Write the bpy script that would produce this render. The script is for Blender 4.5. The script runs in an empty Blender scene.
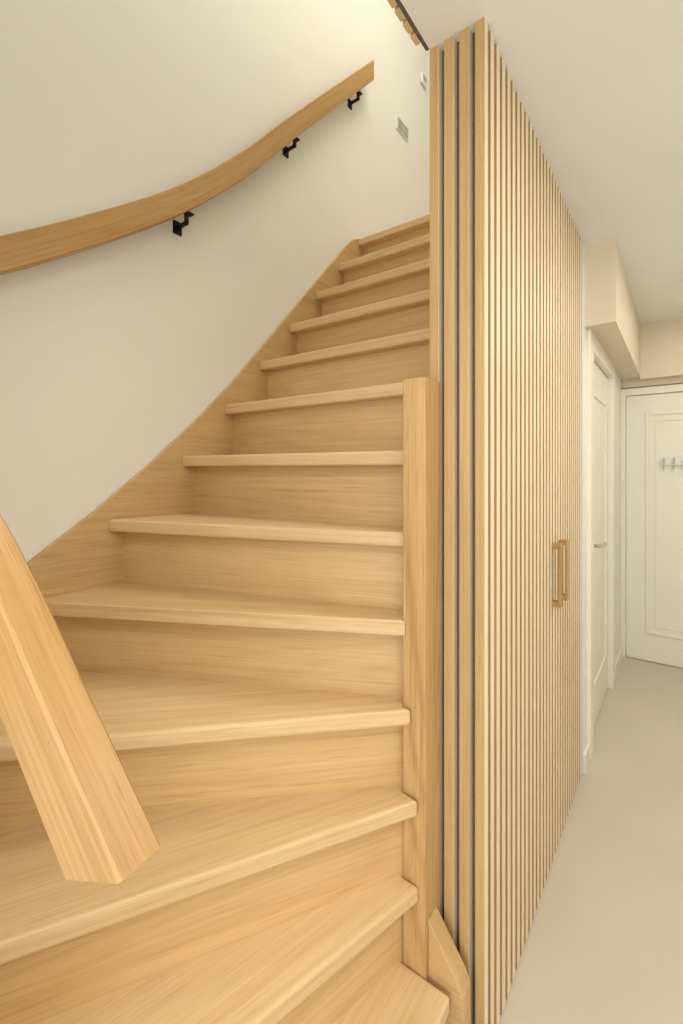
import bpy, bmesh, math, random
from mathutils import Vector, Matrix
random.seed(4)
S = bpy.context.scene
S.view_settings.view_transform = 'Standard'
S.view_settings.look = 'None'
S.view_settings.exposure = 0.0
COL = S.collection

# ------------------------------------------------------------- materials
def lin(r, g, b):
    f = lambda c: ((c/255+0.055)/1.055)**2.4 if c/255 > 0.04045 else c/255/12.92
    return (f(r), f(g), f(b), 1)

def wood(name, grain='X', light=(226,198,156), dark=(204,168,118), coord='Object', rough=0.38, cath=0.5, pores=0.45):
    m = bpy.data.materials.new(name); m.use_nodes = True
    n = m.node_tree.nodes; l = m.node_tree.links; n.clear()
    out = n.new('ShaderNodeOutputMaterial'); b = n.new('ShaderNodeBsdfPrincipled')
    l.new(b.outputs[0], out.inputs[0])
    tc = n.new('ShaderNodeTexCoord'); oi = n.new('ShaderNodeObjectInfo')
    add = n.new('ShaderNodeVectorMath'); add.operation = 'ADD'
    mul = n.new('ShaderNodeVectorMath'); mul.operation = 'SCALE'; mul.inputs['Scale'].default_value = 7.3
    cmb = n.new('ShaderNodeCombineXYZ')
    for i in range(3): l.new(oi.outputs['Random'], cmb.inputs[i])
    l.new(cmb.outputs[0], mul.inputs[0])
    l.new(tc.outputs[coord], add.inputs[0]); l.new(mul.outputs[0], add.inputs[1])
    def mapped(along, across):
        mp = n.new('ShaderNodeMapping')
        s = [across]*3; s['XYZ'.index(grain)] = along
        mp.inputs['Scale'].default_value = s
        l.new(add.outputs[0], mp.inputs[0]); return mp
    def noise(mp, sc, det=4, dist=0.0, rg=0.5):
        t = n.new('ShaderNodeTexNoise'); t.inputs['Scale'].default_value = sc
        t.inputs['Detail'].default_value = det; t.inputs['Distortion'].default_value = dist
        t.inputs['Roughness'].default_value = rg
        l.new(mp.outputs[0], t.inputs['Vector']); return t
    def mth(op, a, bb=0.0):
        k = n.new('ShaderNodeMath'); k.operation = op
        for i, v in enumerate((a, bb)):
            if isinstance(v, (int, float)): k.inputs[i].default_value = v
            else: l.new(v, k.inputs[i])
        return k.outputs[0]
    broad = noise(mapped(0.7, 3.5), 1.0, 2, 0.3)
    fine = noise(mapped(1.6, 130), 1.0, 5, 0, 0.6)
    mid = noise(mapped(0.8, 24), 1.0, 3, 0.1)
    pore = noise(mapped(9, 420), 1.0, 2)
    fld = noise(mapped(0.45, 4.5), 1.0, 1, 0.1)
    ring = mth('SINE', mth('MULTIPLY', fld.outputs[0], 110.0))
    ring = mth('POWER', mth('ADD', mth('MULTIPLY', ring, 0.5), 0.5), 2.5)
    v = mth('ADD', mth('MULTIPLY', broad.outputs[0], 0.30), mth('MULTIPLY', fine.outputs[0], 0.42))
    v = mth('ADD', v, mth('MULTIPLY', mid.outputs[0], 0.24))
    v = mth('ADD', v, mth('MULTIPLY', ring, 0.12*cath))
    r = n.new('ShaderNodeValToRGB'); l.new(v, r.inputs[0])
    r.color_ramp.elements[0].position = 0.34; r.color_ramp.elements[0].color = lin(*light)
    r.color_ramp.elements[1].position = 0.70; r.color_ramp.elements[1].color = lin(*dark)
    pr = n.new('ShaderNodeValToRGB'); l.new(pore.outputs[0], pr.inputs[0])
    pr.color_ramp.elements[0].position = 0.32; pr.color_ramp.elements[0].color = (0.74,0.66,0.54,1)
    pr.color_ramp.elements[1].position = 0.43; pr.color_ramp.elements[1].color = (1,1,1,1)
    mx = n.new('ShaderNodeMix'); mx.data_type = 'RGBA'; mx.blend_type = 'MULTIPLY'; mx.inputs[0].default_value = pores
    l.new(r.outputs[0], mx.inputs[6]); l.new(pr.outputs[0], mx.inputs[7])
    hv = n.new('ShaderNodeHueSaturation')
    rv = n.new('ShaderNodeMapRange'); l.new(oi.outputs['Random'], rv.inputs[0])
    rv.inputs[3].default_value = 0.96; rv.inputs[4].default_value = 1.04
    l.new(rv.outputs[0], hv.inputs['Value']); l.new(mx.outputs[2], hv.inputs['Color'])
    l.new(hv.outputs[0], b.inputs['Base Color'])
    b.inputs['Roughness'].default_value = rough
    b.inputs['Specular IOR Level'].default_value = 0.4
    bp = n.new('ShaderNodeBump'); bp.inputs['Strength'].default_value = 0.1; bp.inputs['Distance'].default_value = 0.002
    l.new(fine.outputs[0], bp.inputs['Height']); l.new(bp.outputs[0], b.inputs['Normal'])
    return m

def plain(name, rgb, rough=0.6, metal=0.0, var=0.03, nscale=3.0, bump=0.0, bscale=200):
    m = bpy.data.materials.new(name); m.use_nodes = True
    n = m.node_tree.nodes; l = m.node_tree.links
    b = n['Principled BSDF']
    tc = n.new('ShaderNodeTexCoord'); t = n.new('ShaderNodeTexNoise')
    t.inputs['Scale'].default_value = nscale; t.inputs['Detail'].default_value = 4
    l.new(tc.outputs['Object'], t.inputs['Vector'])
    r = n.new('ShaderNodeValToRGB'); c = lin(*rgb)
    r.color_ramp.elements[0].position = 0.3; r.color_ramp.elements[1].position = 0.7
    r.color_ramp.elements[0].color = tuple(x*(1-var) for x in c[:3])+(1,)
    r.color_ramp.elements[1].color = tuple(min(1,x*(1+var)) for x in c[:3])+(1,)
    l.new(t.outputs[0], r.inputs[0]); l.new(r.outputs[0], b.inputs['Base Color'])
    b.inputs['Roughness'].default_value = rough; b.inputs['Metallic'].default_value = metal
    if bump:
        t2 = n.new('ShaderNodeTexNoise'); t2.inputs['Scale'].default_value = bscale
        l.new(tc.outputs['Object'], t2.inputs['Vector'])
        bp = n.new('ShaderNodeBump'); bp.inputs['Strength'].default_value = bump; bp.inputs['Distance'].default_value = 0.002
        l.new(t2.outputs[0], bp.inputs['Height']); l.new(bp.outputs[0], b.inputs['Normal'])
    return m

M_TREAD = wood('oak_tread', 'X', light=(228,201,156), dark=(204,170,118))
M_RISER = wood('oak_riser', 'X', light=(222,191,140), dark=(196,158,104), rough=0.45)
M_STR_Y = wood('oak_string_y', 'Y', light=(212,180,130), dark=(184,147,96))
M_STR_X = wood('oak_string_x', 'X', light=(212,180,130), dark=(184,147,96))
M_POST = wood('oak_post', 'Z', light=(216,182,130), dark=(176,136,84), cath=0.9, pores=0.8)
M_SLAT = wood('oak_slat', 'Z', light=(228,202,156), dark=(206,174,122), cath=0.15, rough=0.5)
M_SLAT_LIT = wood('oak_slat_lit', 'Z', light=(246,231,202), dark=(230,210,172), cath=0.15, rough=0.45, pores=0.3)  # same oak made paler: bright hall light painted into the colour
M_SLAT_SHADE = wood('oak_slat_shaded', 'Z', light=(208,174,120), dark=(174,137,84), cath=0.15, rough=0.6)  # same oak made darker: shading painted into the colour
M_RAIL = wood('oak_rail', 'X', light=(202,164,106), dark=(160,119,66), coord='UV', rough=0.35, cath=0.3, pores=1.0)
M_REND = plain('oak_end_grain', (172,134,84), 0.7, var=0.35, nscale=160)
M_PULL = wood('oak_pull','Z',light=(192,154,98),dark=(160,120,70))
M_LAND = wood('oak_landing', 'X')
M_WALL = plain('wall_paint', (235,233,225), 0.7, var=0.01, bump=0.05)
M_BEIGE = plain('beige_paint', (225,212,186), 0.7, var=0.01)
M_CEIL = plain('ceiling_paint', (240,239,235), 0.8, var=0.01)
M_DOOR = plain('door_paint', (236,230,215), 0.4, var=0.01)
M_FLOOR = plain('cast_floor', (204,194,177), 0.32, var=0.03, nscale=2.0)
M_FELT = plain('grey_felt', (104,98,87), 0.95, var=0.3, nscale=260)
M_BLACK = plain('black_metal', (22,22,22), 0.4, 0.6)
M_STEEL = plain('brushed_steel', (190,186,178), 0.3, 0.9)
M_PLAST = plain('white_plastic', (232,230,224), 0.35)
M_GREY = plain('grey_plastic', (170,168,162), 0.4)

# ------------------------------------------------------------- helpers
def mk(name, verts, faces, mat, parent=None, bevel=0.0, seg=2, smooth=False):
    me = bpy.data.meshes.new(name); me.from_pydata(verts, [], faces)
    bm = bmesh.new(); bm.from_mesh(me); bmesh.ops.recalc_face_normals(bm, faces=bm.faces); bm.to_mesh(me); bm.free()
    me.materials.append(mat)
    o = bpy.data.objects.new(name, me); COL.objects.link(o)
    if parent: o.parent = parent
    if bevel:
        md = o.modifiers.new('bevel', 'BEVEL'); md.width = bevel; md.segments = seg; md.limit_method = 'ANGLE'
    if smooth:
        for p in me.polygons: p.use_smooth = True
    return o

def boxgeo(x0,x1,y0,y1,z0,z1):
    v = [(x0,y0,z0),(x1,y0,z0),(x1,y1,z0),(x0,y1,z0),(x0,y0,z1),(x1,y0,z1),(x1,y1,z1),(x0,y1,z1)]
    f = [(0,1,2,3),(4,5,6,7),(0,1,5,4),(1,2,6,5),(2,3,7,6),(3,0,4,7)]
    return v, f
def box(name, x0,x1,y0,y1,z0,z1, mat, parent=None, bevel=0.0):
    v, f = boxgeo(x0,x1,y0,y1,z0,z1); return mk(name, v, f, mat, parent, bevel)
def boxes(name, lst, mat, parent=None, bevel=0.0):
    V=[];F=[]
    for b in lst:
        v,f = boxgeo(*b); k=len(V); V+=v; F+=[tuple(i+k for i in q) for q in f]
    return mk(name, V, F, mat, parent, bevel)
def extrude(name, pts, vec, mat, parent=None, bevel=0.0, seg=2):
    n=len(pts); v=[tuple(p) for p in pts]+[tuple(Vector(p)+Vector(vec)) for p in pts]
    f=[tuple(range(n)), tuple(range(n,2*n))]+[(i,(i+1)%n,(i+1)%n+n,i+n) for i in range(n)]
    return mk(name, v, f, mat, parent, bevel, seg)
def plank(name, poly, z0, z1, org, ang, mat, parent, bevel=0.0):
    c,s=math.cos(-ang),math.sin(-ang); loc=[]
    for p in poly:
        dx,dy=p[0]-org[0],p[1]-org[1]; loc.append((c*dx-s*dy, s*dx+c*dy, 0))
    o = extrude(name, loc, (0,0,z1-z0), mat, parent, bevel, 3)
    o.location=(org[0],org[1],z0); o.rotation_euler=(0,0,ang); return o
def empty(name):
    e=bpy.data.objects.new(name,None); COL.objects.link(e); return e
def cyl(name, p0, p1, r, mat, parent=None, n=20):
    p0=Vector(p0);p1=Vector(p1);d=(p1-p0).normalized()
    a=d.orthogonal().normalized();b=d.cross(a)
    v=[];f=[]
    for p in (p0,p1):
        for i in range(n):
            t=2*math.pi*i/n; v.append(tuple(p+a*math.cos(t)*r+b*math.sin(t)*r))
    f=[(i,(i+1)%n,(i+1)%n+n,i+n) for i in range(n)]+[tuple(range(n)),tuple(range(n,2*n))]
    return mk(name,v,f,mat,parent,bevel=r*0.15)

# ------------------------------------------------------------- key dimensions
XW=-1.5625; CEIL=2.64; UP=2.883; R=0.221
XS=-0.396; YS0=1.13; YS1=2.52; XSL=-0.547

# ------------------------------------------------------------- room shell
box('floor', -1.7,1.2,-2.2,4.5,-0.1,0, M_FLOOR)
box('wall_west', XW-0.1,XW,0.0,2.36,0,5.5, M_WALL)
box('wall_west_landing', XW-0.1,XW-0.015,2.36,4.6,0,5.5, M_WALL)
box('wall_south_stair', XW-0.1,-0.72,-0.02,0.08,0,CEIL, M_WALL)
box('wall_east', 1.1,1.2,-2.2,4.5,0,CEIL, M_WALL)
box('wall_east_upper', 0.4,0.5,-0.6,4.6,UP,5.5, M_WALL)
box('wall_north_upper', XW-0.1,0.5,4.5,4.6,UP,5.5, M_WALL)
box('wall_south_upper', XW-0.1,0.5,-0.7,-0.6,UP,5.5, M_WALL)
box('ceiling_upper', XW-0.1,0.5,-0.7,4.6,5.5,5.6, M_CEIL)
box('ceiling', XSL,1.2,-2.2,4.5,CEIL,UP-0.02, M_CEIL)
box('ceiling_south', XW-0.1,XSL,-2.2,-0.02,CEIL,UP-0.02, M_CEIL)
box('floor_landing', XW,XSL,2.33,4.5,CEIL,UP, M_LAND)
YN=4.32
boxes('wall_north', [(XS-0.2,-0.40,YN,YN+0.12,0,CEIL),(0.55,1.2,YN,YN+0.12,0,CEIL),(-0.40,0.55,YN,YN+0.12,2.17,CEIL)], M_BEIGE)
DY0,DY1=2.78,3.62; DH=2.14
boxes('wall_hall_west', [(XS-0.12,XS,YS1+0.005,DY0-0.07,0,CEIL),(XS-0.12,XS,DY1+0.07,YN,0,CEIL),(XS-0.12,XS,DY0-0.07,DY1+0.07,DH+0.06,CEIL)], M_WALL)
boxes('ceiling_soffit', [(XS,-0.26,2.60,YN,2.235,CEIL),(-0.26,1.1,4.22,YN,2.215,CEIL)], M_BEIGE)
boxes('baseboard_west', [(XS,XS+0.014,2.53,2.655,0,0.09),(XS,XS+0.014,DY1+0.115,YN,0,0.09)], M_DOOR, bevel=0.002)

# ------------------------------------------------------------- side door
d1=empty('door_1')
box('leaf', XS-0.055,XS-0.015,DY0,DY1,0.006,DH, M_DOOR, d1, 0.002)
boxes('frame',[(XS-0.10,XS+0.018,DY0-0.12,DY0-0.004,0,DH+0.1),(XS-0.10,XS+0.018,DY1+0.004,DY1+0.10,0,DH+0.1),(XS-0.10,XS+0.018,DY0-0.004,DY1+0.004,DH+0.004,DH+0.1)], M_DOOR, d1, 0.003)
boxes('panel_mould',[(XS-0.018,XS-0.007,DY0+0.12,DY0+0.14,0.25,1.95),(XS-0.018,XS-0.007,DY1-0.14,DY1-0.12,0.25,1.95),
     (XS-0.018,XS-0.007,DY0+0.12,DY1-0.12,1.93,1.95),(XS-0.018,XS-0.007,DY0+0.12,DY1-0.12,0.25,0.27)], M_DOOR, d1, 0.002)
hx=XS-0.015
cyl('rosette',(hx,DY0+0.09,1.085),(hx+0.010,DY0+0.09,1.085),0.026,M_STEEL,d1)
cyl('handle_neck',(hx,DY0+0.09,1.085),(hx+0.06,DY0+0.09,1.085),0.010,M_STEEL,d1)
cyl('handle_lever',(hx+0.06,DY0+0.08,1.085),(hx+0.06,DY0+0.21,1.085),0.011,M_STEEL,d1)
cyl('key_rosette',(hx,DY0+0.09,1.01),(hx+0.008,DY0+0.09,1.01),0.024,M_STEEL,d1)

# ------------------------------------------------------------- end door
d2=empty('door_2')
ex0,ex1=-0.36,0.52
box('leaf', ex0,ex1,YN+0.0,YN+0.04,0.006,2.10, M_DOOR, d2, 0.002)
boxes('frame',[(ex0-0.036,ex0-0.004,YN-0.02,YN+0.1,0,2.16),(ex1+0.004,ex1+0.055,YN-0.02,YN+0.1,0,2.16),(ex0-0.004,ex1+0.004,YN-0.02,YN+0.1,2.104,2.16)], M_DOOR, d2, 0.003)
def mould(x0,x1,z0,z1,w,t,nm):
    boxes(nm,[(x0,x0+w,YN-t,YN+0.002,z0,z1),(x1-w,x1,YN-t,YN+0.002,z0,z1),(x0+w,x1-w,YN-t,YN+0.002,z1-w,z1),(x0+w,x1-w,YN-t,YN+0.002,z0,z0+w)], M_DOOR,d2,0.003)
mould(ex0+0.13,ex1-0.13,0.22,1.96,0.022,0.010,'panel_mould_outer')
mould(ex0+0.19,ex1-0.19,0.28,1.90,0.012,0.005,'panel_mould_inner')
hk=empty('coat_hook_rack')
box('backplate',-0.13,0.30,YN-0.018,YN-0.004,1.545,1.60,M_PLAST,hk,0.003)
for i in range(7):
    x=-0.11+i*0.062
    cyl('hook_arm',(x,YN-0.018,1.575),(x,YN-0.055,1.565),0.006,M_STEEL,hk,10)
    cyl('hook_tip',(x,YN-0.055,1.555),(x,YN-0.055,1.60),0.007,M_STEEL,hk,10)
    cyl('hook_low',(x,YN-0.02,1.55),(x,YN-0.035,1.515),0.006,M_STEEL,hk,10)

# ------------------------------------------------------------- slatted partition
sp=empty('slatted_wall')
SD=0.026
box('core', XSL+SD-0.0005,XS-SD+0.0005,YS0+SD-0.0005,YS1,0.0,CEIL, M_FELT, sp)
end=[(-0.547,-0.521),(-0.505,-0.479),(-0.463,-0.437),(-0.421,-0.396)]
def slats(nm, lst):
    o=boxes(nm,lst,M_SLAT_SHADE,sp,0.0012)
    o.data.materials.append(M_SLAT_LIT)
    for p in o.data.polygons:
        if abs(p.normal.x)>0.9: p.material_index=1  # X-facing sides get the painted lit tone, the others the shaded one
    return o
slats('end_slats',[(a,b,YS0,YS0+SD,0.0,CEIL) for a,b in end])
P=0.0475; SW=0.0285
ylist=[]; y=YS0+SD+0.019
while y+SW<=YS1+0.001:
    ylist.append(y); y+=P
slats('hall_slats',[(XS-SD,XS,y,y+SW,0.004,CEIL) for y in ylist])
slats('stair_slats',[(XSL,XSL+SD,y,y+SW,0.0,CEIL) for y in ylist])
def pull(y0,nm):
    boxes(nm,[(XS+0.022,XS+0.032,y0,y0+0.03,0.985,1.225),(XS,XS+0.022,y0,y0+0.03,0.985,1.005),(XS,XS+0.022,y0,y0+0.03,1.205,1.225)], M_PULL, sp, 0.002)
pull(1.865,'door_pull_1'); pull(1.985,'door_pull_2')
fs=empty('trim_stairwell_fascia')
box('backing', XSL-0.010,XSL-0.001,0.0,YS0,CEIL-0.0,UP, M_FELT, fs)
fl=[];y=0.0
while y+0.030<=YS0: fl.append((XSL-0.024,XSL-0.010,y,y+0.030,CEIL-0.004,UP)); y+=0.041
boxes('fascia_slats', fl, M_SLAT, fs, 0.001)

# ------------------------------------------------------------- staircase
st=empty('staircase')
XB=XW+0.018; YB=0.098; XR=-0.58
Rp={1:(-0.448,1.04),2:(-0.531,1.038),3:(-0.529,1.03),4:(-0.549,1.032),5:(-0.568,1.035),6:(-0.580,1.075),7:(-0.580,1.13)}
Lp={1:(-0.448,YB),2:(-0.78,YB),3:(-1.058,YB),4:(-1.46,YB),5:(XB,0.527),6:(XB,0.757),7:(XB,1.040)}
for k in range(8,14):
    yy=1.259+0.199*(k-8); Rp[k]=(-0.575,yy); Lp[k]=(XB,yy-0.018)
def line(k, off):
    r=Vector(Rp[k]); l=Vector(Lp[k]); d=(l-r).normalized(); nrm=Vector((d.y,-d.x))
    if k>=2 and nrm.dot(Vector((-1,1)))<0: nrm=-nrm
    if k==1: nrm=Vector((-1,0))
    a=r+nrm*off
    xr = XR if k<8 else -0.575
    if k==1: rr=Vector((a.x,1.04))
    else:
        t=(xr-a.x)/d.x; rr=a+d*t
    if k==1: ll=Vector((a.x,YB))
    else:
        t1=(XB-a.x)/d.x; p=a+d*t1
        if p.y<YB:
            t2=(YB-a.y)/d.y; p=a+d*t2
        ll=p
    return rr,ll
TH=0.041
for k in range(1,14):
    zt=k*R+0.011
    if k<13: br,bl=line(k+1,0.078)
    else: br,bl=Vector((-0.575,Rp[13][1]+0.09)),Vector((XB,Rp[13][1]+0.09))
    r=Vector(Rp[k]); l=Vector(Lp[k])
    poly=[r,l]
    if l.y<=YB+1e-6 and bl.x<=XB+1e-6 and bl.y>YB+1e-6: poly.append(Vector((XB,YB)))
    poly+= [bl,br]
    if k<=5: poly.append(Vector((XR,1.039)))
    ang=math.atan2(l.y-r.y,l.x-r.x)
    plank('tread_%02d'%k, poly, zt-TH, zt, r, ang, M_TREAD, st, 0.008)
    a,b=line(k,0.052); c,d=line(k,0.070)
    zb=(k-1)*R+0.003 if k>1 else 0.0
    plank('riser_%02d'%k,[a,b,d,c], zb, zt-TH+0.004, a, ang, M_RISER, st)
NX=-0.515
box('newel_post',-0.579,NX,1.04,1.129,0.0,1.737,M_POST,st,0.003)
extrude('foot_string',[(NX,1.055,0),(-0.422,1.055,0),(-0.422,1.055,0.225),(-0.435,1.055,0.255),(NX,1.055,0.365)],(0,0.05,0),M_STR_X,st,0.003)
top=[(0.08,0.905),(0.30,1.065),(0.534,1.234),(0.72,1.37),(0.918,1.533),(1.10,1.695),(1.287,1.879),(1.6,2.225),(2.0,2.668),(2.12,2.80),(2.18,2.855),(2.25,2.890),(2.36,2.895)]
bot=[(2.36,2.50),(2.0,2.15),(1.287,1.38),(0.9,1.0),(0.534,0.65),(0.08,0.3)]
extrude('wall_string',[(XW,a,b) for a,b in top+bot],(0.02,0,0),M_STR_Y,st,0.003)
ts=[(XW,0.905),(-1.3,0.86),(-1.0,0.70),(-0.74,0.45),(-0.60,0.30),(-0.43,0.26),(-0.43,0.0),(XW,0.0)]
extrude('south_string',[(a,0.08,b) for a,b in ts],(0,0.02,0),M_STR_X,st,0.003)

# ------------------------------------------------------------- handrail (swept, continuous round the winder)
hr=empty('handrail')
path=[(-1.50,2.30,3.90),(-1.50,1.95,3.52),(-1.50,1.594,3.131),(-1.50,1.30,2.80),(-1.50,1.00,2.508),(-1.50,0.708,2.278),(-1.50,0.441,2.09),
      (-1.485,0.32,2.02),(-1.43,0.215,1.95),(-1.33,0.155,1.87),(-1.15,0.138,1.73),(-0.95,0.15,1.585),(-0.80,0.175,1.465),(-0.676,0.199,1.340),(-0.571,0.2165,1.220),(-0.466,0.234,1.100)]
def cr(P,sub=10):
    P=[Vector(p) for p in P]; P=[2*P[0]-P[1]]+P+[2*P[-1]-P[-2]]; o=[]
    for i in range(1,len(P)-2):
        for s in range(sub):
            t=s/sub; a,b,c,d=P[i-1:i+3]
            o.append(0.5*((2*b)+(-a+c)*t+(2*a-5*b+4*c-d)*t*t+(-a+3*b-3*c+d)*t**3))
    o.append(P[-2]); return o
pts=cr(path)
W,H,C=0.050,0.084,0.0035
prof=[(-W/2+C,-H/2),(W/2-C,-H/2),(W/2,-H/2+C),(W/2,H/2-C),(W/2-C,H/2),(-W/2+C,H/2),(-W/2,H/2-C),(-W/2,-H/2+C)]
V=[];F=[];UVs=[];L=0
for i,p in enumerate(pts):
    t=(pts[min(i+1,len(pts)-1)]-pts[max(i-1,0)]).normalized()
    s=Vector((0,0,1)).cross(t).normalized(); u=t.cross(s)
    if i: L+=(p-pts[i-1]).length
    for a,b in prof:
        sh=0.0
        if i==0: sh=b*t.z/math.hypot(t.x,t.y)
        if i==len(pts)-1: sh=b*0.40
        V.append(tuple(p+s*a+u*b+t*sh)); UVs.append((L+sh, a*1.0+b*1.7))
n=len(prof)
for i in range(len(pts)-1):
    for j in range(n): F.append((i*n+j,i*n+(j+1)%n,(i+1)*n+(j+1)%n,(i+1)*n+j))
F.append(tuple(range(n))); F.append(tuple(range((len(pts)-1)*n,len(pts)*n)))
rail=mk('rail',V,F,M_RAIL,hr)
uvl=rail.data.uv_layers.new(name='UVMap')
for lp in rail.data.loops: uvl.data[lp.index].uv=UVs[lp.vertex_index]
rail.data.materials.append(M_REND)
for p in rail.data.polygons:
    if len(p.vertices)==n: p.material_index=1
def bracket(y):
    p=min((q for q in pts if q.x<-1.49),key=lambda q:abs(q.y-y))
    z=p.z-0.098
    boxes('bracket',[(XW,XW+0.007,y-0.018,y+0.018,z-0.025,z+0.025),(XW+0.006,p.x+0.005,y-0.006,y+0.006,z-0.005,z+0.007),
        (p.x-0.007,p.x+0.007,y-0.006,y+0.006,z-0.005,z+0.042),(p.x-0.012,p.x+0.012,y-0.025,y+0.025,z+0.036,z+0.043)],M_BLACK,hr,0.001)
for y in (2.17,1.63,1.03): bracket(y)
boxes('bracket_low',[(-0.98,-0.94,0.08,0.088,1.45,1.51),(-0.967,-0.953,0.08,0.145,1.472,1.485),(-0.967,-0.953,0.135,0.149,1.472,1.55)],M_BLACK,hr,0.001)

# ------------------------------------------------------------- small fittings on the landing wall
sw=empty('light_switch')
xw2=XW-0.0155
box('plate',xw2,xw2+0.01,2.74,2.90,3.86,3.95,M_PLAST,sw,0.002)
boxes('rockers',[(xw2+0.01,xw2+0.014,2.75,2.815,3.87,3.94),(xw2+0.01,xw2+0.014,2.825,2.89,3.87,3.94)],M_GREY,sw,0.001)
th=empty('thermostat')
box('body',xw2,xw2+0.02,3.10,3.18,4.42,4.50,M_PLAST,th,0.008)
box('display',xw2+0.019,xw2+0.022,3.115,3.165,4.45,4.485,M_GREY,th)

# ------------------------------------------------------------- camera
cd=bpy.data.cameras.new('camera'); cam=bpy.data.objects.new('camera',cd); COL.objects.link(cam)
cam.location=(0,0,1.5); cam.rotation_euler=(math.radians(90),0,math.radians(36.75))
cd.sensor_width=36; cd.lens=16.03; cd.shift_y=-0.040; cd.clip_start=0.02
S.camera=cam

# ------------------------------------------------------------- light
w=bpy.data.worlds.new('world'); S.world=w; w.use_nodes=True
w.node_tree.nodes['Background'].inputs[0].default_value=(1.0,0.99,0.95,1); w.node_tree.nodes['Background'].inputs[1].default_value=1.0
def area(name,loc,rot,sx,sy,e,col=(1,0.97,0.91)):
    d=bpy.data.lights.new(name,'AREA'); d.shape='RECTANGLE'; d.size=sx; d.size_y=sy; d.energy=e; d.color=col
    o=bpy.data.objects.new(name,d); o.location=loc; o.rotation_euler=[math.radians(a) for a in rot]; COL.objects.link(o)
area('upper_fill',(-0.6,1.8,5.45),(0,0,0),1.0,1.4,40,(1,0.94,0.82))  # added warm fill above the stairwell, no fixture modelled
area('hall_near_fill',(0.45,-0.4,2.60),(0,0,0),1.0,1.2,19)  # added fill under the ceiling near the camera, out of view
area('hall_mid_fill',(0.7,1.8,2.60),(0,0,0),0.5,1.4,16)  # added fill, brightens the hall side of the slats
area('hall_far_fill',(0.45,3.3,2.60),(0,0,0),0.8,1.2,7,(1,0.94,0.86))  # added fill for the far end of the hall
area('south_fill',(0.1,-2.1,1.5),(90,0,0),2.2,2.2,38,(0.96,0.98,1.0))  # added soft fill behind the camera, no window there
